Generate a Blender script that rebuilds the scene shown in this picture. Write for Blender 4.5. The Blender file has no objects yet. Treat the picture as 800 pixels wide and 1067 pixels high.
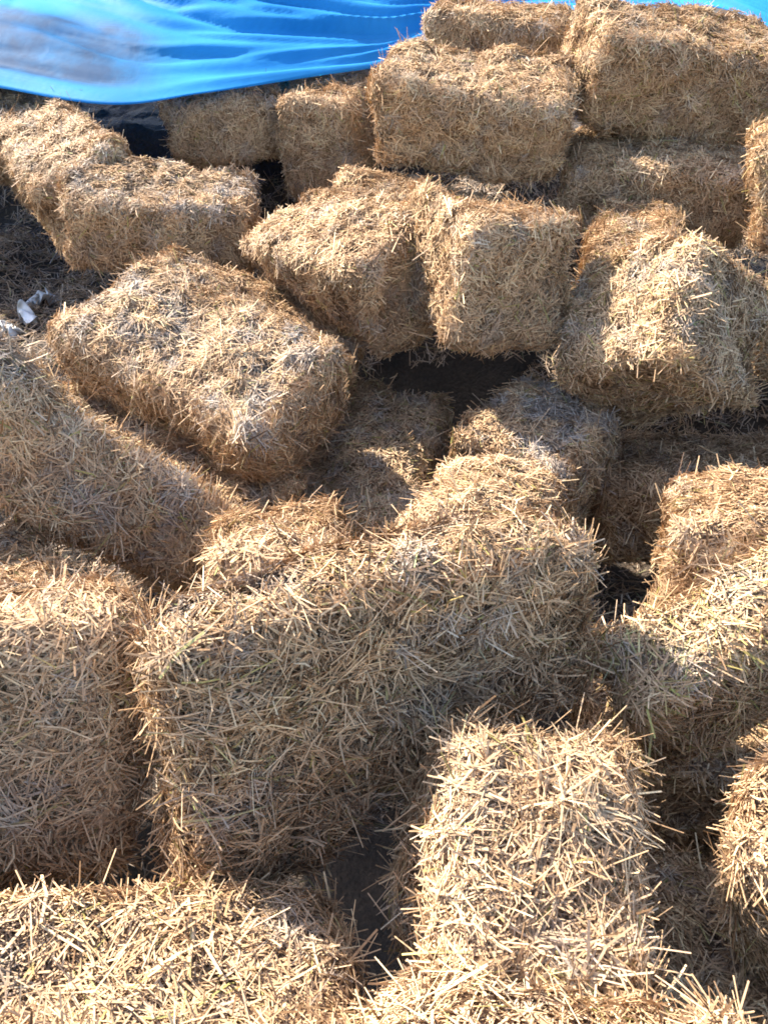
import bpy, math, os
import numpy as np
from mathutils import Vector
QUAL = float(os.environ.get('DENS', '1'))

# ------------------------------------------------------------------ camera, world, sun, exposure
sc = bpy.context.scene
F, PITCH, HC = 850.0, math.radians(36.0), 2.3
PW, PH = 800.0, 1067.0
cd = bpy.data.cameras.new('camera')
cam = bpy.data.objects.new('camera', cd)
sc.collection.objects.link(cam)
cam.location = (0, 0, HC)
cam.rotation_euler = (math.pi / 2 - PITCH, 0, 0)
cd.sensor_fit = 'VERTICAL'
cd.sensor_height = 24.0
cd.lens = F / PH * 24.0
cd.clip_start = 0.05
cd.clip_end = 2000
sc.camera = cam

SUN_AZ = np.array([-0.80, 0.60])          # horizontal direction towards the sun
SUN_EL = math.radians(43)
w = bpy.data.worlds.new('World'); sc.world = w; w.use_nodes = True
nt = w.node_tree
sky = nt.nodes.new('ShaderNodeTexSky'); sky.sky_type = 'NISHITA'; sky.sun_disc = False
sky.sun_elevation = SUN_EL
sky.sun_rotation = math.atan2(SUN_AZ[0], SUN_AZ[1])
sky.air_density = 1.0; sky.dust_density = 1.5
bg = nt.nodes['Background']; bg.inputs[1].default_value = 0.145
nt.links.new(sky.outputs[0], bg.inputs[0])
sd = bpy.data.lights.new('sun', 'SUN'); sd.energy = 4.8; sd.angle = math.radians(0.53); sd.color = (1.0, 0.93, 0.81)
sun = bpy.data.objects.new('sun', sd); sc.collection.objects.link(sun)
h = SUN_AZ / np.linalg.norm(SUN_AZ)
sv = Vector((h[0] * math.cos(SUN_EL), h[1] * math.cos(SUN_EL), math.sin(SUN_EL)))
sun.rotation_euler = sv.to_track_quat('Z', 'Y').to_euler()
sun.location = sv * 20
sc.view_settings.view_transform = 'Standard'
sc.view_settings.look = 'None'
sc.view_settings.gamma = 1
sc.view_settings.use_curve_mapping = False
sc.view_settings.exposure = 1.9
sc.cycles.max_bounces = 6
sc.cycles.diffuse_bounces = 4
sc.cycles.transmission_bounces = 3
sc.cycles.glossy_bounces = 2
sc.cycles.filter_width = 1.8
sc.cycles.use_denoising = True

# ------------------------------------------------------------------ helpers
def unproj(x, y, z):
    """a photo pixel (800x1067) and a depth along the view axis -> world point"""
    fw = np.array([0, math.cos(PITCH), -math.sin(PITCH)]); up = np.array([0, math.sin(PITCH), math.cos(PITCH)])
    return np.array([0, 0, HC]) + z * (fw + np.array([1., 0, 0]) * (x - PW / 2) / F - up * (y - PH / 2) / F)

def rot(yaw, pit, rol):
    cz, sz = math.cos(yaw), math.sin(yaw); cx, sx = math.cos(pit), math.sin(pit); cy, sy = math.cos(rol), math.sin(rol)
    return (np.array([[cz, -sz, 0], [sz, cz, 0], [0, 0, 1]]) @ np.array([[1, 0, 0], [0, cx, -sx], [0, sx, cx]])
            @ np.array([[cy, 0, sy], [0, 1, 0], [-sy, 0, cy]]))

class Noise:
    """smooth random field: sum of sines"""
    def __init__(s, rng, scale, n=18):
        k = rng.normal(size=(n, 3)); k /= np.linalg.norm(k, axis=1)[:, None]
        s.k = k * (2 * math.pi / scale) * rng.uniform(.6, 1.5, (n, 1)); s.p = rng.uniform(0, 6.28, n); s.n = n
    def __call__(s, P):
        out = np.zeros(len(P), np.float32)
        for k, p in zip(s.k, s.p): out += np.sin(P @ k + p).astype(np.float32)
        return out * math.sqrt(2.0 / s.n)

def mesh_obj(name, verts, faces_flat, sizes, mat, attrs=None, smooth=False, parent=None):
    me = bpy.data.meshes.new(name)
    nv, nl, nf = len(verts), len(faces_flat), len(sizes)
    me.vertices.add(nv); me.vertices.foreach_set('co', np.ascontiguousarray(verts, np.float32).ravel())
    me.loops.add(nl); me.loops.foreach_set('vertex_index', np.ascontiguousarray(faces_flat, np.int32))
    me.polygons.add(nf)
    st = np.concatenate([[0], np.cumsum(sizes)[:-1]]).astype(np.int32)
    me.polygons.foreach_set('loop_start', st)
    for k, v in (attrs or {}).items():
        a = me.attributes.new(k, 'FLOAT', 'FACE'); a.data.foreach_set('value', np.ascontiguousarray(v, np.float32))
    me.update(calc_edges=True)
    me.polygons.foreach_set('use_smooth', np.full(nf, smooth))
    me.materials.append(mat)
    o = bpy.data.objects.new(name, me); sc.collection.objects.link(o)
    if parent is not None: o.parent = parent
    return o

def tag(o, label, cat, group=None, kind=None):
    if label: o['label'] = label
    if cat: o['category'] = cat
    if group: o['group'] = group
    if kind: o['kind'] = kind
    return o

# ------------------------------------------------------------------ materials
def new_mat(name):
    m = bpy.data.materials.new(name); m.use_nodes = True
    return m, m.node_tree, m.node_tree.nodes, m.node_tree.links

def straw_material(name, warm=0.0):
    m, t, N, L = new_mat(name)
    b = N['Principled BSDF']
    at = N.new('ShaderNodeAttribute'); at.attribute_name = 'tint'
    cr = N.new('ShaderNodeValToRGB'); L.new(at.outputs['Fac'], cr.inputs[0])
    e = cr.color_ramp.elements
    e[0].position = 0.0; e[0].color = (0.085, 0.048, 0.026, 1)
    e[1].position = 1.0; e[1].color = (0.80, 0.62, 0.38, 1)
    for p, c in ((.18, (0.22, 0.125, 0.062, 1)), (.42, (0.47, 0.30, 0.165, 1)), (.70, (0.64, 0.43, 0.255, 1)), (.88, (0.74, 0.535, 0.31, 1))):
        x = e.new(p); x.color = c
    g = N.new('ShaderNodeAttribute'); g.attribute_name = 'grey'
    mx = N.new('ShaderNodeMix'); mx.data_type = 'RGBA'
    L.new(g.outputs['Fac'], mx.inputs[0]); L.new(cr.outputs[0], mx.inputs[6])
    hs = N.new('ShaderNodeHueSaturation'); hs.inputs['Saturation'].default_value = 0.30; hs.inputs['Value'].default_value = 0.66
    L.new(cr.outputs[0], hs.inputs['Color']); L.new(hs.outputs[0], mx.inputs[7])
    gr = N.new('ShaderNodeAttribute'); gr.attribute_name = 'green'
    mg = N.new('ShaderNodeMix'); mg.data_type = 'RGBA'; mg.blend_type = 'MULTIPLY'
    L.new(gr.outputs['Fac'], mg.inputs[0]); L.new(mx.outputs[2], mg.inputs[6]); mg.inputs[7].default_value = (0.62, 0.80, 0.42, 1)
    # streaks along and across the stalks
    tc = N.new('ShaderNodeTexCoord'); nz = N.new('ShaderNodeTexNoise'); nz.inputs['Scale'].default_value = 130; nz.inputs['Detail'].default_value = 3
    L.new(tc.outputs['Object'], nz.inputs['Vector'])
    mr = N.new('ShaderNodeMapRange'); mr.inputs[1].default_value = .3; mr.inputs[2].default_value = .7; mr.inputs[3].default_value = .72; mr.inputs[4].default_value = 1.12
    L.new(nz.outputs[0], mr.inputs[0])
    mm = N.new('ShaderNodeMix'); mm.data_type = 'RGBA'; mm.blend_type = 'MULTIPLY'; mm.inputs[0].default_value = 1
    L.new(mg.outputs[2], mm.inputs[6]); L.new(mr.outputs[0], mm.inputs[7])
    L.new(mm.outputs[2], b.inputs['Base Color'])
    b.inputs['Roughness'].default_value = 0.6
    b.inputs['Specular IOR Level'].default_value = 0.15
    tr = N.new('ShaderNodeBsdfTranslucent'); L.new(mm.outputs[2], tr.inputs[0])
    ms = N.new('ShaderNodeMixShader'); ms.inputs[0].default_value = 0.16
    L.new(b.outputs[0], ms.inputs[1]); L.new(tr.outputs[0], ms.inputs[2])
    L.new(ms.outputs[0], N['Material Output'].inputs[0])
    return m
STRAW = straw_material('straw')

# ------------------------------------------------------------------ straw generator
def straws(rng, C, Nn, D, Ln, Wd, bend, segs):
    """C centres, Nn normals, D directions (unit), Ln lengths, Wd widths -> verts, quad indices (three-sided bent stalks)"""
    n = len(C)
    S = np.cross(D, Nn); S /= np.linalg.norm(S, axis=1)[:, None] + 1e-9
    T = np.cross(S, D)
    rings = segs + 1
    V = np.empty((n, rings, 3, 3), np.float32)
    sb = rng.normal(0, 1, n) * Ln * 0.075
    for r in range(rings):
        u = r / segs * 2 - 1
        c = C + D * (u * Ln / 2)[:, None] - T * (bend * (u * u))[:, None] + S * (sb * u * u)[:, None]
        wr = Wd * (1.0 if segs == 1 else (0.85 + .15 * (1 - abs(u))))
        for q in range(3):
            a = q * 2 * math.pi / 3 + .5
            V[:, r, q] = c + S * (wr * .5 * math.cos(a))[:, None] + T * (wr * .36 * math.sin(a))[:, None]
    base = (np.arange(n) * rings * 3)[:, None, None]
    quads = []
    for r in range(segs):
        for q in range(3):
            q2 = (q + 1) % 3
            quads.append([r * 3 + q, r * 3 + q2, (r + 1) * 3 + q2, (r + 1) * 3 + q])
    Q = base + np.array(quads)[None]
    return V.reshape(-1, 3), Q.reshape(-1, 4), segs * 3

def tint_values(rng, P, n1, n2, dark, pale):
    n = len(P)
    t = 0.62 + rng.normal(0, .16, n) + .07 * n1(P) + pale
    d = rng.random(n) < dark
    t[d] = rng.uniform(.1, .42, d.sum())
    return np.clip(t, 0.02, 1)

def box_map(P, half, r):
    """points on the sharp box surface -> rounded box surface point and normal"""
    inner = np.maximum(half - r, 0.01)
    q = np.clip(P, -inner, inner); d = P - q
    n = d / (np.linalg.norm(d, axis=1)[:, None] + 1e-9)
    return q + n * r, n

def make_bale(name, pos, ypr, dims, seed, near=1.0, label='', grey=0.15, green=0.03, pale=0.0, dark=0.13, shaggy=1.0, dens=1.0, topgrey=0.0, wisps=1.0, taper=0.0):
    rng = np.random.default_rng(seed)
    half = np.array(dims) / 2 - 0.012
    r = rng.uniform(.042, .062)
    R = rot(*ypr)
    nA = Noise(rng, .42); nB = Noise(rng, .13); nC = Noise(rng, .05, 22); nW = Noise(rng, .6); ang = Noise(rng, .22); patch = Noise(rng, .16); patch2 = Noise(rng, .07)
    fl = rng.uniform(.085, .12); ph = rng.random() * 6
    def disp(P):
        flake = np.abs(np.sin(math.pi * (P[:, 0] + .012 * nB(P)) / fl + ph))
        return .013 * nA(P) + .0075 * nB(P) + .0055 * nC(P) - .012 * (1 - flake) ** 3
    tw = rng.normal(0, .05); bx = rng.normal(0, .02); bz = rng.normal(0, .02)
    def warp(P):
        x = P[:, 0]; u = x / half[0]
        P = P.copy(); P[:, 2] += taper * half[2] * np.clip((half[2] - P[:, 2]) / (2 * half[2]), 0, 1) * np.clip((u + .5) * 1.6, 0, 1.1)
        a = tw * u; y = P[:, 1] * np.cos(a) - P[:, 2] * np.sin(a); z = P[:, 1] * np.sin(a) + P[:, 2] * np.cos(a)
        return np.stack([x, y + bx * (u * u - .4), z + bz * (u * u - .4)], 1)
    # core
    ns = np.maximum((half * 2 / .022).astype(int), 4)
    Vs, Qs, off = [], [], 0
    for ax in range(3):
        a, b = [(1, 2), (2, 0), (0, 1)][ax]
        for s in (-1, 1):
            ga, gb = np.meshgrid(np.linspace(-1, 1, ns[a] + 1), np.linspace(-1, 1, ns[b] + 1), indexing='ij')
            P = np.zeros(ga.shape + (3,)); P[..., a] = ga * half[a]; P[..., b] = gb * half[b]; P[..., ax] = s * half[ax]
            idx = np.arange(ga.size).reshape(ga.shape) + off
            q = np.stack([idx[:-1, :-1], idx[1:, :-1], idx[1:, 1:], idx[:-1, 1:]], -1).reshape(-1, 4)
            Qs.append(q if s > 0 else q[:, ::-1]); Vs.append(P.reshape(-1, 3)); off += ga.size
    P0 = np.concatenate(Vs); M, Nm = box_map(P0, half, r)
    CV = warp(M + Nm * (disp(M) - .010)[:, None]); CQ = np.concatenate(Qs)
    # straws
    A = np.array([half[1] * half[2], half[0] * half[2], half[0] * half[1]]) * 8
    area = A.sum()
    if near >= 1: lm, wm, per, segs = .070, .0030, 24000, 2
    elif near >= .5: lm, wm, per, segs = .050, .0030, 20000, 1
    else: lm, wm, per, segs = .046, .0030, 18000, 1
    n = int(area * per * dens * QUAL)
    ax = rng.choice(3, n, p=A / A.sum()); s = rng.choice([-1., 1.], n)
    P = rng.uniform(-1, 1, (n, 3)) * half; P[np.arange(n), ax] = s * half[ax]
    M, Nm = box_map(P, half, r)
    # fewer stalks on the far side
    wn = Nm @ R.T; view = np.array([0, 0, HC]) - np.array(pos); view = view / np.linalg.norm(view)
    keep = rng.random(n) < np.where(wn @ view > -.25, 1.0, .35)
    M, Nm = M[keep], Nm[keep]; n = len(M)
    Ln = np.clip(lm * np.exp(rng.normal(0, .5, n)), .016, .19)
    Wd = wm * np.clip(np.exp(rng.normal(-.05, .33, n)), .4, 2.1)
    # tangent frame
    h1 = np.where(np.abs(Nm[:, 2:3]) < .8, np.array([[0, 0, 1.]]), np.array([[1., 0, 0]]))
    T1 = np.cross(h1, Nm); T1 /= np.linalg.norm(T1, axis=1)[:, None] + 1e-9
    T2 = np.cross(Nm, T1)
    th = 1.5 * ang(M) + rng.normal(0, .95, n)
    el = np.abs(rng.normal(0, .10 * shaggy, n)) * rng.choice([1, -1], n, p=[.6, .4])
    st = rng.random(n) < .13 * shaggy; el[st] = rng.uniform(.3, 1.0, st.sum())
    Ln[st] *= rng.uniform(.4, .8, st.sum())
    st2 = st & (rng.random(n) < .02 * wisps); Ln[st2] = rng.uniform(.08, .15, st2.sum()); Wd[st2] *= .8
    D = (T1 * np.cos(th)[:, None] + T2 * np.sin(th)[:, None]) * np.cos(el)[:, None] + Nm * np.sin(el)[:, None]
    offn = rng.normal(0, .0036, n) + st * .25 * Ln * np.sin(np.abs(el)) * .8
    C = warp(M + Nm * (disp(M) + offn)[:, None])
    bend = np.where(st, rng.normal(0, .05, n) * Ln, Ln * Ln / (8 * .12) * rng.uniform(.2, 1.2, n))
    SV, SQ, k = straws(rng, C, Nm, D, Ln, Wd, bend, segs)
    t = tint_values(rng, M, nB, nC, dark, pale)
    t -= .22 * np.clip(.001 - offn, 0, .008) / .008           # stalks sunk below the surface get a browner tint
    gv = np.clip((patch(M) + .5 * patch2(M)) * .9 - 1.0 + 2.2 * grey, 0, 1) * rng.uniform(.2, .85, n)
    up = np.clip(wn[keep][:, 2] * 1.3 - .2, 0, 1)
    gv = np.clip(gv + .8 * topgrey * up * np.clip(patch(M) * .9 + .25 + patch2(M) * .5, 0, 1), 0, 1)
    gn = (rng.random(n) < green) * rng.uniform(.4, 1, n)
    gv *= .75; nc = len(CQ)
    verts = np.concatenate([CV, SV]); quads = np.concatenate([CQ, SQ + len(CV)])
    tc = np.clip(.34 + .10 * rng.normal(0, 1, len(CQ)), .1, .6)
    att = {'tint': np.concatenate([tc, np.repeat(np.clip(t, .02, 1), k)]),
           'grey': np.concatenate([np.full(nc, grey * .5), np.repeat(gv, k)]),
           'green': np.concatenate([np.zeros(nc), np.repeat(gn, k)])}
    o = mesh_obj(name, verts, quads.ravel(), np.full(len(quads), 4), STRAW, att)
    o.location = pos; o.rotation_mode = 'QUATERNION'
    from mathutils import Matrix
    o.rotation_quaternion = Matrix(R.tolist()).to_quaternion()
    tag(o, label, 'straw bale', 'straw bales heaped in the open')
    return o

# ------------------------------------------------------------------ where each bale lies: x, y, z, yaw, pitch, roll, length, width, height
BALES = {
    'A': (0.007, 1.122, 1.043, 0.508, -0.231, 0.097, 0.919, 0.214, 0.589),
    'B': (0.239, 0.809, 0.855, -0.056, 0.271, 0.152, 0.370, 0.466, 0.470),
    'C': (0.237, 0.342, 0.977, -0.227, -0.534, -0.249, 0.544, 0.323, 0.379),
    'D': (-0.542, 0.501, 0.877, 0.238, -0.212, 0.312, 0.990, 0.416, 0.381),
    'E': (-0.865, 1.050, 0.984, 0.452, -0.486, 0.236, 0.707, 0.378, 0.554),
    'E2': (-1.233, 1.363, 0.959, 0.500, -0.306, 0.144, 0.931, 0.428, 0.300),
    'F': (-0.863, 1.875, 1.087, 0.419, -0.308, 0.799, 0.901, 0.334, 0.335),
    'G': (-0.630, 2.586, 1.010, -0.623, 0.308, 0.183, 0.921, 0.489, 0.357),
    'G2': (-0.547, 3.030, 0.984, -0.192, -0.117, 0.334, 0.898, 0.425, 0.311),
    'H': (-0.960, 3.656, 1.244, 0.053, 0.165, 0.080, 0.808, 0.449, 0.318),
    'I': (-1.529, 4.121, 1.333, -1.006, 0.311, 0.134, 0.926, 0.450, 0.380),
    'I0': (-2.118, 4.509, 1.389, 0.299, 0.112, 0.035, 0.771, 0.469, 0.377),
    'J': (-0.152, 3.201, 1.174, -0.857, 0.330, -0.120, 0.803, 0.474, 0.415),
    'K': (0.367, 2.909, 1.280, 0.369, -0.108, 0.178, 0.462, 0.574, 0.439),
    'L': (0.936, 2.593, 1.159, -0.309, 0.698, -0.704, 0.536, 0.467, 0.451),
    'M': (0.401, 4.019, 1.600, -0.197, 0.281, 0.067, 0.853, 0.478, 0.409),
    'N': (1.303, 4.185, 1.735, 0.084, 0.286, 0.149, 0.899, 0.511, 0.405),
    'O': (0.593, 4.878, 1.764, -0.182, 0.115, 0.064, 0.725, 0.458, 0.362),
    'P': (-0.275, 4.922, 1.335, -0.083, -0.010, -0.089, 0.436, 0.912, 0.502),
    'Q': (-0.844, 4.757, 1.416, 0.182, 0.044, -0.034, 0.622, 0.459, 0.342),
    'Q2': (-0.507, 5.488, 1.381, 0.070, 0.185, -0.016, 0.976, 0.471, 0.382),
    'R': (1.245, 3.885, 1.311, -0.332, 0.129, 0.012, 0.829, 0.452, 0.336),
    'S': (1.008, 3.305, 1.150, -0.299, -0.073, -0.036, 0.339, 0.709, 0.379),
    'T': (1.877, 3.224, 1.536, -0.363, -0.009, -0.225, 0.918, 0.462, 0.408),
    'U': (0.135, 3.692, 1.154, 0.035, 0.020, 0.210, 0.751, 0.467, 0.376),
    'V': (-0.093, 2.628, 0.528, -0.230, 0.194, -0.059, 0.617, 0.816, 0.376),
    'W': (0.555, 2.513, 0.678, -0.719, 0.185, 0.039, 0.450, 0.448, 0.454),
    'W2': (0.260, 1.797, 0.876, -0.365, -0.122, 0.063, 0.368, 0.493, 0.378),
    'X': (0.947, 1.726, 0.926, -0.440, -0.265, -0.139, 0.370, 0.415, 0.304),
    'Y': (0.801, 1.307, 0.964, 0.259, 0.026, -0.478, 0.584, 0.213, 0.357),
    'Z': (1.018, 0.663, 0.930, -0.634, 0.066, -0.257, 0.840, 0.301, 0.372),
    'AA': (0.941, 0.752, 0.429, -0.365, -0.184, -0.026, 0.924, 0.425, 0.378),
    'AB': (0.970, 1.363, 0.462, -0.124, -0.116, -0.013, 0.921, 0.439, 0.379),
    'BB': (1.789, 2.677, 1.169, -0.457, -0.124, -0.220, 0.924, 0.454, 0.323),
    'CC': (1.188, 2.431, 0.594, -0.398, -0.060, -0.224, 0.812, 0.454, 0.377),
    'DD': (-0.265, 1.501, 0.925, 0.151, -0.396, 0.120, 0.319, 0.444, 0.379),
    'GG': (-0.812, 2.371, 0.689, -0.449, -0.088, 0.157, 1.004, 0.447, 0.383),
}
# name: (near, label, extra kwargs)
META = dict(
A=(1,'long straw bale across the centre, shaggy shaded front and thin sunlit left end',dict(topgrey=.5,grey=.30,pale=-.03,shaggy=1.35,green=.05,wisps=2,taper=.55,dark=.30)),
B=(1,'sunlit straw bale end in the near centre, just in front of the long central bale',dict(pale=.02,shaggy=1.3,grey=.05,wisps=3)),
C=(1,'brightly lit bale crest at the bottom edge, below the upright near bale',dict(pale=.08,shaggy=1.5)),
D=(1,'pale sunlit straw bale in the bottom left corner, largest at that edge',dict(pale=.04,shaggy=1.2,dark=.10)),
E=(1,'orange-brown straw bale on the left edge beside the long central bale',dict(pale=.03,shaggy=1.0)),
E2=(.5,'small hump of a bale at the left edge, peeking between two larger bales',dict(pale=-.02)),
F=(1,'long bale sloping down from the left edge, grey weathered band along its top',dict(topgrey=.8,grey=.2,pale=.05)),  # grey tint on its upward faces
G=(1,'broad flat-topped bale left of the middle with grey mouldy patches on its lit top',dict(topgrey=1.0,grey=.15,shaggy=.9)),
G2=(.5,'low bale mostly hidden behind the broad mouldy-topped bale',dict(topgrey=.3)),
H=(.5,'oblong bale at upper left with white mould along its front edge',dict(topgrey=.6,grey=.2)),
I=(.5,'bale at the far upper left slanting down towards the oblong mouldy-edged bale',dict(topgrey=.3)),
I0=(.5,'greyish shaded bale under the tarp edge at the top left',dict(grey=.4)),
J=(.5,'rounded bale with a sunlit left shoulder and shaded right face above the dark hole',dict(grey=.2)),
K=(.5,'bale turned corner-on beside the dark hole, left side lit and right side shaded',dict(pale=.02)),
L=(.5,'tilted bale at middle right with a bright upper corner and brown shaded underside',dict(topgrey=.3,shaggy=1.2,green=.07)),
M=(.5,'large square-set bale at top centre, the upright front in soft shade',dict(pale=.04)),
N=(.5,'big bale at the top right corner, overhanging a dark gap',dict(green=.05)),
O=(.5,'low bale along the top edge behind the large square-set bale',dict(grey=.3)),
P=(.5,'narrow bale end standing left of the large square-set bale',dict(pale=.04)),
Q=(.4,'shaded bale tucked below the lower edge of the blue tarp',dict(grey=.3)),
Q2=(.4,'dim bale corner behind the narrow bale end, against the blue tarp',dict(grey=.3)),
R=(.5,'shadowed bale lying in the gap under the big top right bale',dict(grey=.15)),
S=(.5,'small rounded bale top in shade behind the tilted bale',dict(grey=.3,green=.08)),
T=(.5,'bale cut by the right edge just below the big top right bale',dict(pale=.04)),
U=(.5,'low bale in front of the foot of the large square-set bale',dict(grey=.2)),
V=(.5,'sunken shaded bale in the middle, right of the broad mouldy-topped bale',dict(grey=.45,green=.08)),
W=(.5,'bluish-grey topped bale just behind the right end of the long central bale',dict(topgrey=1.0,grey=.5)),
W2=(.5,'sunlit bale wedged between the bluish-grey topped bale and the long central bale',dict(pale=.04)),
X=(.5,'bale end at the right edge above the greenish straw bale, brown shade on its left',dict(pale=.04)),
Y=(1,'greenish-gold straw bale reaching in from the right edge with a shaded front',dict(green=.16,pale=.02,shaggy=1.3,wisps=2)),
Z=(1,'sunlit bale end at the lower right edge beside a shaded gully',dict(shaggy=1.0)),
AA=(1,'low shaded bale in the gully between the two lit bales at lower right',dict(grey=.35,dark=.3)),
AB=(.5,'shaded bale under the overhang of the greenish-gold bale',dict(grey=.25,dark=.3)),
BB=(.5,'bale at the right edge directly behind the tilted bale',dict(grey=.3)),
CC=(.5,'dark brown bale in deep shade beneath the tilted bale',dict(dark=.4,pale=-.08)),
DD=(1,'bright tuft-topped bale just behind the left half of the long central bale',dict(shaggy=1.2)),
GG=(.5,'low shaded bale in the trough between the sloping bale and the mouldy-topped bale',dict(grey=.3)),
)

# ------------------------------------------------------------------ the ground and the loose mound the bales lie on
BOX = {k: (np.array(v[:3]), rot(*v[3:6]), np.array(v[6:9])) for k, v in BALES.items()}
def ground_height(X, Y):
    """lower envelope of the heap: near bales it follows their undersides, further out it falls to the yard"""
    num = np.zeros_like(X); den = np.full_like(X, 1e-9); reach = np.zeros_like(X)
    for c, R, d in BOX.values():
        hz = np.abs(R[2]) @ d / 2
        g = np.exp(-((X - c[0]) ** 2 + (Y - c[1]) ** 2) / (2 * .30 ** 2))
        num += g * (c[2] - hz); den += g; reach = np.maximum(reach, np.exp(-((X - c[0]) ** 2 + (Y - c[1]) ** 2) / (2 * .75 ** 2)))
    env = num / den
    return env * np.clip(reach * 1.7, 0, 1) - .34
HOLES = [(*unproj(360, 905, 2.0)[:2], .32, 1.0), (*unproj(460, 388, 3.7)[:2], .50, .9), (*unproj(640, 560, 2.3)[:2], .2, .3)]
rngm = np.random.default_rng(77)
n1 = Noise(rngm, .5); n2 = Noise(rngm, .13); n3 = Noise(rngm, 1.6)
def mound_z(X, Y):
    P = np.stack([X.ravel(), Y.ravel(), 0 * X.ravel()], 1)
    Z = ground_height(X, Y)
    back = np.clip((Y - 4.2) / 1.2, 0, 1) * np.clip((9.0 - Y) / 2.0, 0, 1) * np.clip((4.2 - np.abs(X)) / 1.5, 0, 1)   # the heap goes on under the tarp
    Z = np.maximum(Z, back * 1.25)
    for hx, hy, hr, hd in HOLES:                                  # deep gaps between the bales
        Z = Z - hd * np.exp(-((X - hx) ** 2 + (Y - hy) ** 2) / (2 * hr * hr))
    Z = Z + (.02 * n1(P) + .010 * n2(P)).reshape(X.shape)
    return np.maximum(Z, .012 + .012 * n3(P).reshape(X.shape))

def soil_material():
    m, t, N, L = new_mat('trodden_soil')
    b = N['Principled BSDF']; tc = N.new('ShaderNodeTexCoord')
    a = N.new('ShaderNodeTexNoise'); a.inputs['Scale'].default_value = 3; a.inputs['Detail'].default_value = 8
    c = N.new('ShaderNodeTexNoise'); c.inputs['Scale'].default_value = 60; c.inputs['Detail'].default_value = 6
    L.new(tc.outputs['Object'], a.inputs['Vector']); L.new(tc.outputs['Object'], c.inputs['Vector'])
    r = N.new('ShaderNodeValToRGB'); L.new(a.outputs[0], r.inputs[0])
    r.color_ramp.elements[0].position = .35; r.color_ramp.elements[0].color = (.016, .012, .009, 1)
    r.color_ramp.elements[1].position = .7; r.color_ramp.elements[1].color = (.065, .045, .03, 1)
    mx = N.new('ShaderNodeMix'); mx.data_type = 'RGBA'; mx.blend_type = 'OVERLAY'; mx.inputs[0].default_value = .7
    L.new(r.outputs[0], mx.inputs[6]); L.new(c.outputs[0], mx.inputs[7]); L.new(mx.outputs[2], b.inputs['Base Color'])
    b.inputs['Roughness'].default_value = .95
    bp = N.new('ShaderNodeBump'); bp.inputs['Distance'].default_value = .02; L.new(c.outputs[0], bp.inputs['Height']); L.new(bp.outputs[0], b.inputs['Normal'])
    return m
SOIL = soil_material()
# one sheet: fine in the middle, coarse out to the horizon
def axis(lo, hi, st): 
    core = np.arange(lo, hi, st)
    out = hi + np.cumsum(st * 1.35 ** np.arange(1, 26))
    inn = lo - np.cumsum(st * 1.35 ** np.arange(1, 26))
    return np.concatenate([inn[::-1], core, out])
gx = axis(-5, 5, .05); gy = axis(-2, 9.5, .05)
X, Y = np.meshgrid(gx, gy, indexing='ij'); Z = mound_z(X, Y)
far = (np.abs(X) > 6) | (Y > 11) | (Y < -3); Z[far] = 0
idx = np.arange(X.size).reshape(X.shape)
q = np.stack([idx[:-1, :-1], idx[1:, :-1], idx[1:, 1:], idx[:-1, 1:]], -1).reshape(-1, 4)
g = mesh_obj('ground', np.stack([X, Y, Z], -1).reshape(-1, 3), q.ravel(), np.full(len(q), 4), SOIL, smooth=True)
tag(g, None, None, kind='structure')

# loose straw littered over the mound
def litter():
    rng = np.random.default_rng(5)
    n = int(150000 * QUAL)
    x = rng.uniform(-2.6, 2.8, n); y = rng.uniform(-.1, 5.2, n)
    dn = Noise(rng, .35)
    P = np.stack([x, y, 0 * x], 1)
    k = rng.random(n) < np.clip(.75 + .4 * dn(P), .15, 1)
    for hx, hy, hr, hd in HOLES: k &= (x - hx) ** 2 + (y - hy) ** 2 > (hr * 1.25) ** 2
    P = P[k]; n = len(P); x, y = P[:, 0], P[:, 1]
    e = .03; z = mound_z(x, y); zx = (mound_z(x + e, y) - z) / e; zy = (mound_z(x, y + e) - z) / e
    Nn = np.stack([-zx, -zy, np.ones(n)], 1); Nn /= np.linalg.norm(Nn, axis=1)[:, None]
    fl = Nn[:, 2] > .62; P, Nn, z = P[fl], Nn[fl], z[fl]; n = len(P); x, y = P[:, 0], P[:, 1]
    T1 = np.cross(Nn, np.array([[0, 1., 0]])); T1 /= np.linalg.norm(T1, axis=1)[:, None]; T2 = np.cross(Nn, T1)
    th = rng.uniform(0, 6.28, n); el = np.abs(rng.normal(0, .25, n))
    D = (T1 * np.cos(th)[:, None] + T2 * np.sin(th)[:, None]) * np.cos(el)[:, None] + Nn * np.sin(el)[:, None]
    Ln = np.clip(.055 * np.exp(rng.normal(0, .4, n)), .02, .16)
    C = np.stack([x, y, z], 1) + Nn * (rng.uniform(.002, .022, n) + Ln * .35 * np.sin(el))[:, None]
    V, Q, s = straws(rng, C, Nn, D, Ln, .0042 * rng.uniform(.6, 1.3, n), rng.normal(0, .03, n) * Ln, 1)
    t = tint_values(rng, P, dn, dn, .45, -.16)
    at = {'tint': np.repeat(t, s), 'grey': np.repeat(rng.uniform(.1, .8, n), s), 'green': np.repeat((rng.random(n) < .05) * .7, s)}
    o = mesh_obj('loose_straw', V, Q.ravel(), np.full(len(Q), 4), STRAW, at)
    tag(o, 'loose brown straw littered between and under the bales', 'straw', kind='stuff')
litter()

# ------------------------------------------------------------------ the bales
bale_objs = {}
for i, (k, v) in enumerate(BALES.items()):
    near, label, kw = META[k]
    bale_objs[k] = make_bale('straw_bale', v[:3], v[3:6], v[6:9], 100 + i, near=near, label=label, **kw)

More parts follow.
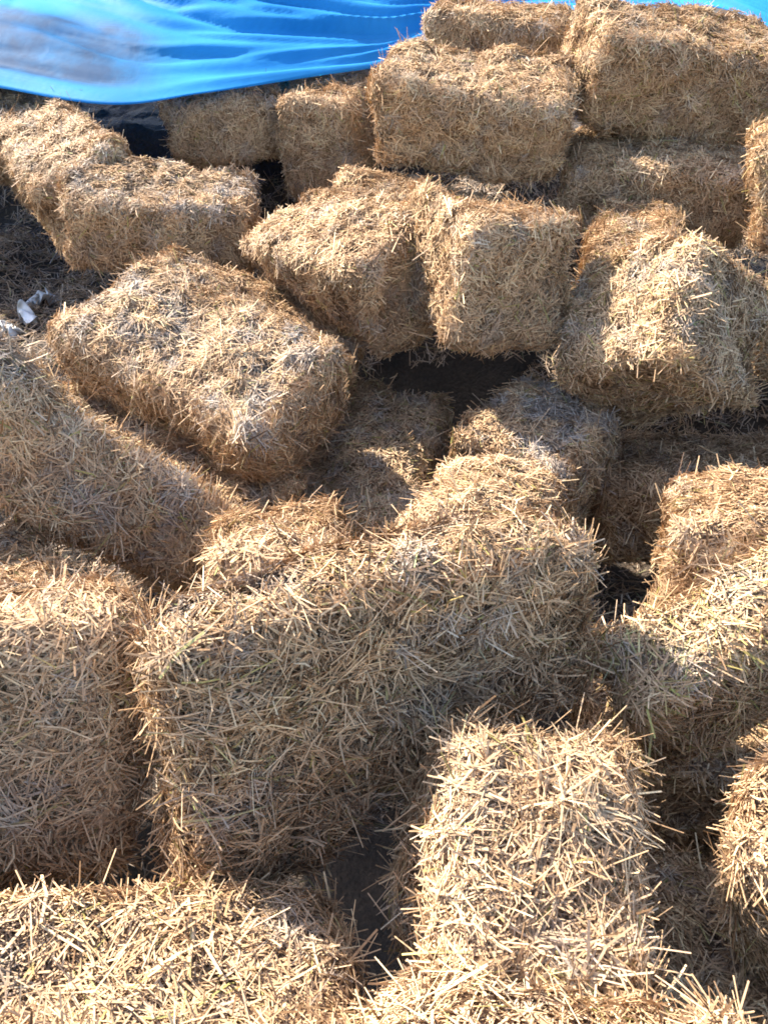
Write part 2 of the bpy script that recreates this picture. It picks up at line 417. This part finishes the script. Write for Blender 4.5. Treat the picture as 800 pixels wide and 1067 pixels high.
def add_twine(o, dims, zc, seed):
    rng = np.random.default_rng(seed)
    hx, hy = dims[0] / 2 - .004, dims[1] / 2 - .002
    n = 260; a = np.linspace(0, 2 * math.pi, n, endpoint=False)
    c, s_ = np.cos(a), np.sin(a); k = (np.abs(c) ** 7 + np.abs(s_) ** 7) ** (-1 / 7)
    nz = Noise(rng, .25)
    P = np.stack([c * k * hx, s_ * k * hy, np.full(n, zc)], 1)
    P += np.stack([0 * a, .004 * nz(P), .010 * nz(P + 5)], 1)
    T = np.roll(P, -1, 0) - np.roll(P, 1, 0); T /= np.linalg.norm(T, axis=1)[:, None]
    U = np.cross(T, [0, 0, 1.]); W_ = np.cross(U, T); V = []
    for q in range(5): V.append(P + U * .0016 * math.cos(q * 1.2566) + W_ * .0016 * math.sin(q * 1.2566))
    V = np.stack(V, 1).reshape(-1, 3); i = np.arange(n)
    Q = np.concatenate([np.stack([i * 5 + q, i * 5 + (q + 1) % 5, ((i + 1) % n) * 5 + (q + 1) % 5, ((i + 1) % n) * 5 + q], 1) for q in range(5)])
    mesh_obj('twine', V, Q.ravel(), np.full(len(Q), 4), TWINE, smooth=True, parent=o)
TWINE = bpy.data.materials.new('sisal_twine'); TWINE.use_nodes = True
TWINE.node_tree.nodes['Principled BSDF'].inputs['Base Color'].default_value = (.34, .22, .12, 1)
TWINE.node_tree.nodes['Principled BSDF'].inputs['Roughness'].default_value = .8
for zc in (.13, -.11): add_twine(bale_objs['A'], BALES['A'][6:9], zc, 40 + int(zc * 100))

# ------------------------------------------------------------------ blue tarpaulin over the back of the heap
def tarp_material():
    m, t, N, L = new_mat('blue_tarpaulin')
    b = N['Principled BSDF']; tc = N.new('ShaderNodeTexCoord')
    a = N.new('ShaderNodeTexNoise'); a.inputs['Scale'].default_value = 1.6; a.inputs['Detail'].default_value = 5
    L.new(tc.outputs['Object'], a.inputs['Vector'])
    r = N.new('ShaderNodeValToRGB'); L.new(a.outputs[0], r.inputs[0])
    r.color_ramp.elements[0].position = .35; r.color_ramp.elements[0].color = (.015, .22, .52, 1)
    r.color_ramp.elements[1].position = .7; r.color_ramp.elements[1].color = (.05, .36, .68, 1)
    # shaded area of the sheet, painted into its colour
    d = N.new('ShaderNodeAttribute'); d.attribute_name = 'shade_tint'
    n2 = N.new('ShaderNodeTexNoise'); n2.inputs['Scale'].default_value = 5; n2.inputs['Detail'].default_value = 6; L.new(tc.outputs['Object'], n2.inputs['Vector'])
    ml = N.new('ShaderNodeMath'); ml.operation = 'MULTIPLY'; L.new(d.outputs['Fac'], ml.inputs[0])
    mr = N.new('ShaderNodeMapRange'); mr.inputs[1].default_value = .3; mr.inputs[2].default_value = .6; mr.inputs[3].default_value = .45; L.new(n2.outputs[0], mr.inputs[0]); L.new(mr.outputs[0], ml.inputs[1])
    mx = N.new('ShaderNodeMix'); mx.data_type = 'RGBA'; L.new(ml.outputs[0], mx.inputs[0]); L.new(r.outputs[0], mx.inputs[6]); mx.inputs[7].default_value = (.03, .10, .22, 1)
    L.new(mx.outputs[2], b.inputs['Base Color']); b.inputs['Roughness'].default_value = .62; b.inputs['Specular IOR Level'].default_value = .12
    w = N.new('ShaderNodeTexNoise'); w.inputs['Scale'].default_value = 14; w.inputs['Detail'].default_value = 4; w.inputs['Distortion'].default_value = 1.0; L.new(tc.outputs['Object'], w.inputs['Vector'])
    bp = N.new('ShaderNodeBump'); bp.inputs['Strength'].default_value = .35; bp.inputs['Distance'].default_value = .006; L.new(w.outputs[0], bp.inputs['Height']); L.new(bp.outputs[0], b.inputs['Normal'])
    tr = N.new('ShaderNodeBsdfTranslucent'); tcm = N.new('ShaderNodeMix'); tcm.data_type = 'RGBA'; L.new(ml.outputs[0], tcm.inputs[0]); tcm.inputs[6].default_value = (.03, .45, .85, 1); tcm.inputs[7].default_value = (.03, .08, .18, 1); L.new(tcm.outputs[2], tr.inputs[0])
    ms = N.new('ShaderNodeMixShader'); ms.inputs[0].default_value = .45; L.new(b.outputs[0], ms.inputs[1]); L.new(tr.outputs[0], ms.inputs[2]); L.new(ms.outputs[0], N['Material Output'].inputs[0])
    return m
TARP = tarp_material()

def catmull(pts, n):
    pts = np.array(pts, float); P = np.vstack([2 * pts[0] - pts[1], pts, 2 * pts[-1] - pts[-2]])
    t = np.linspace(0, len(pts) - 1 - 1e-6, n); i = t.astype(int); f = (t - i)[:, None]
    a, b, c, d = P[i], P[i + 1], P[i + 2], P[i + 3]
    return .5 * (2 * b + (c - a) * f + (2 * a - 5 * b + 4 * c - d) * f ** 2 + (3 * b - a - 3 * c + d) * f ** 3)

def tarp():
    rng = np.random.default_rng(12)
    nu, nv = 360, 150
    # lower edge of the sheet, then lines further up the heap; each point is a place on the heap seen in the photo
    L0 = [unproj(*p) for p in [(-330, 60, 4.2), (-120, 78, 4.1), (0, 92, 4.0), (120, 113, 3.9), (210, 103, 4.0), (330, 82, 4.25), (400, 68, 4.5), (450, 46, 4.8), (520, 30, 5.3), (600, 22, 5.4), (690, 8, 5.2), (745, 8, 5.0), (800, 30, 4.8), (880, 62, 4.7), (1100, 80, 4.7)]]
    L0 = catmull(L0, nu)
    U = np.linspace(0, 1, nu)[:, None]
    v = np.linspace(0, 1, nv)[None, :]
    G = np.zeros((nu, nv, 3))
    G[..., 0] = L0[:, None, 0] * (1 - .1 * v); 
    G[..., 1] = L0[:, None, 1] + 2.6 * v
    zt = 2.35 + .10 * np.sin(U * 9)
    G[..., 2] = L0[:, None, 2] + (zt - L0[:, None, 2]) * (1 - (1 - v) ** 1.7)
    # slack folds that fan out from the high point behind the square-set bale
    X, V = G[..., 0], np.broadcast_to(v, (nu, nv))
    sp = .45 + np.clip(.3 - X, 0, 3) * .42                                # folds spread to the left
    s = V / sp * 2.6
    A = .055 * np.clip(V * 6, 0, 1)
    nn = Noise(rng, 1.1, 14); n2 = Noise(rng, .35, 14)
    P = np.stack([X.ravel() * .45, s.ravel() * .6, 0 * X.ravel()], 1); W = nn(P).reshape(nu, nv)
    P2 = np.stack([X.ravel() * .30, s.ravel() * 2.2, 0 * X.ravel()], 1); W2 = n2(P2).reshape(nu, nv)
    fold = .6 * np.abs(np.sin(s * 6.5 + 1.1 * W)) ** .8 + .22 * np.abs(np.sin(s * 17 + .6 * W2 + 2 * W))
    G[..., 2] += A * (fold - .6) + .010 * W2 + .03 * W * np.clip(V * 5, 0, 1)
    G[..., 1] -= .05 * fold * np.clip(V * 6, 0, 1)
    # rolled hem
    G[..., 2] += .015 * np.sin(np.clip(V * 14, 0, 1) * math.pi)
    verts = G.reshape(-1, 3); idx = np.arange(nu * nv).reshape(nu, nv)
    q = np.stack([idx[:-1, :-1], idx[1:, :-1], idx[1:, 1:], idx[:-1, 1:]], -1).reshape(-1, 4)
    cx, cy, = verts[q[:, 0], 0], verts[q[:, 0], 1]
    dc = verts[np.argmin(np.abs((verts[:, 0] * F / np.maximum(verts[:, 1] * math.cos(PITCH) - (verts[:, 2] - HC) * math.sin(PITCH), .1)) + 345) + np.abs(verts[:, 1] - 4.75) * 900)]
    shade_tint = 1.6 * np.exp(-((cx - dc[0] + .1) / .55) ** 4 - ((cy - dc[1] + .25 * (cx - dc[0])) / .24) ** 4)  # mask for the shade painted on the left of the sheet
    o = mesh_obj('tarpaulin', verts, q.ravel(), np.full(len(q), 4), TARP, {'shade_tint': np.clip(shade_tint * 1.3, 0, 1)}, smooth=True)
    sm = o.modifiers.new('thick', 'SOLIDIFY'); sm.thickness = .003
    tag(o, 'rumpled blue plastic tarp pulled over the back of the heap', 'tarp')
tarp()

# ------------------------------------------------------------------ scraps of white plastic at the left
def plastic_mat():
    m, t, N, L = new_mat('dirty_white_plastic'); b = N['Principled BSDF']
    tc = N.new('ShaderNodeTexCoord'); a = N.new('ShaderNodeTexNoise'); a.inputs['Scale'].default_value = 12; L.new(tc.outputs['Object'], a.inputs['Vector'])
    r = N.new('ShaderNodeValToRGB'); r.color_ramp.elements[0].position = .35; r.color_ramp.elements[0].color = (.20, .19, .17, 1); r.color_ramp.elements[1].color = (.62, .63, .65, 1); r.color_ramp.elements[1].position = .6
    L.new(a.outputs[0], r.inputs[0]); L.new(r.outputs[0], b.inputs['Base Color']); b.inputs['Roughness'].default_value = .4
    return m
PLA = plastic_mat()
def on_mound(px, py):
    for z in np.arange(1.5, 8, .01):
        p = unproj(px, py, z)
        if p[2] <= mound_z(np.array([p[0]]), np.array([p[1]]))[0]: return p
    return p
def scrap(px, py, w_, d_, seed, label):
    rng = np.random.default_rng(seed); n = 26
    c = on_mound(px, py); a = rng.uniform(0, 3)
    u, v = np.meshgrid(np.linspace(-1, 1, n), np.linspace(-1, 1, n), indexing='ij')
    nz = Noise(rng, .045); nb = Noise(rng, .1)
    x = u * w_ / 2; y = v * d_ / 2
    P = np.stack([x.ravel(), y.ravel(), 0 * x.ravel()], 1)
    x = x + .02 * nz(P + 3).reshape(n, n); y = y + .02 * nz(P - 3).reshape(n, n)
    X_ = c[0] + x * math.cos(a) - y * math.sin(a); Y_ = c[1] + x * math.sin(a) + y * math.cos(a)
    Z_ = mound_z(X_, Y_) + -.002 + .022 * nz(P).reshape(n, n) + .02 * np.abs(nb(P)).reshape(n, n)
    idx = np.arange(n * n).reshape(n, n); q = np.stack([idx[:-1, :-1], idx[1:, :-1], idx[1:, 1:], idx[:-1, 1:]], -1).reshape(-1, 4)
    r = np.sqrt(u ** 2 + v ** 2); ok = (r[:-1, :-1].ravel() + .18 * nb(P).reshape(n, n)[:-1, :-1].ravel()) < 1.0
    q = q[ok]
    o = mesh_obj('plastic_scrap', np.stack([X_, Y_, Z_], -1).reshape(-1, 3), q.ravel(), np.full(len(q), 4), PLA, smooth=True)
    sm = o.modifiers.new('thick', 'SOLIDIFY'); sm.thickness = .0015
    tag(o, label, 'plastic scrap', 'scraps of white plastic on the ground at the left')
scrap(8, 345, .11, .08, 31, 'crumpled dirty white plastic scrap nearest the left edge')
scrap(30, 336, .06, .05, 33, 'tiny dull white plastic scrap between the two bigger scraps')
scrap(52, 318, .15, .06, 32, 'longer dirty white plastic scrap up against the mouldy-topped bale')
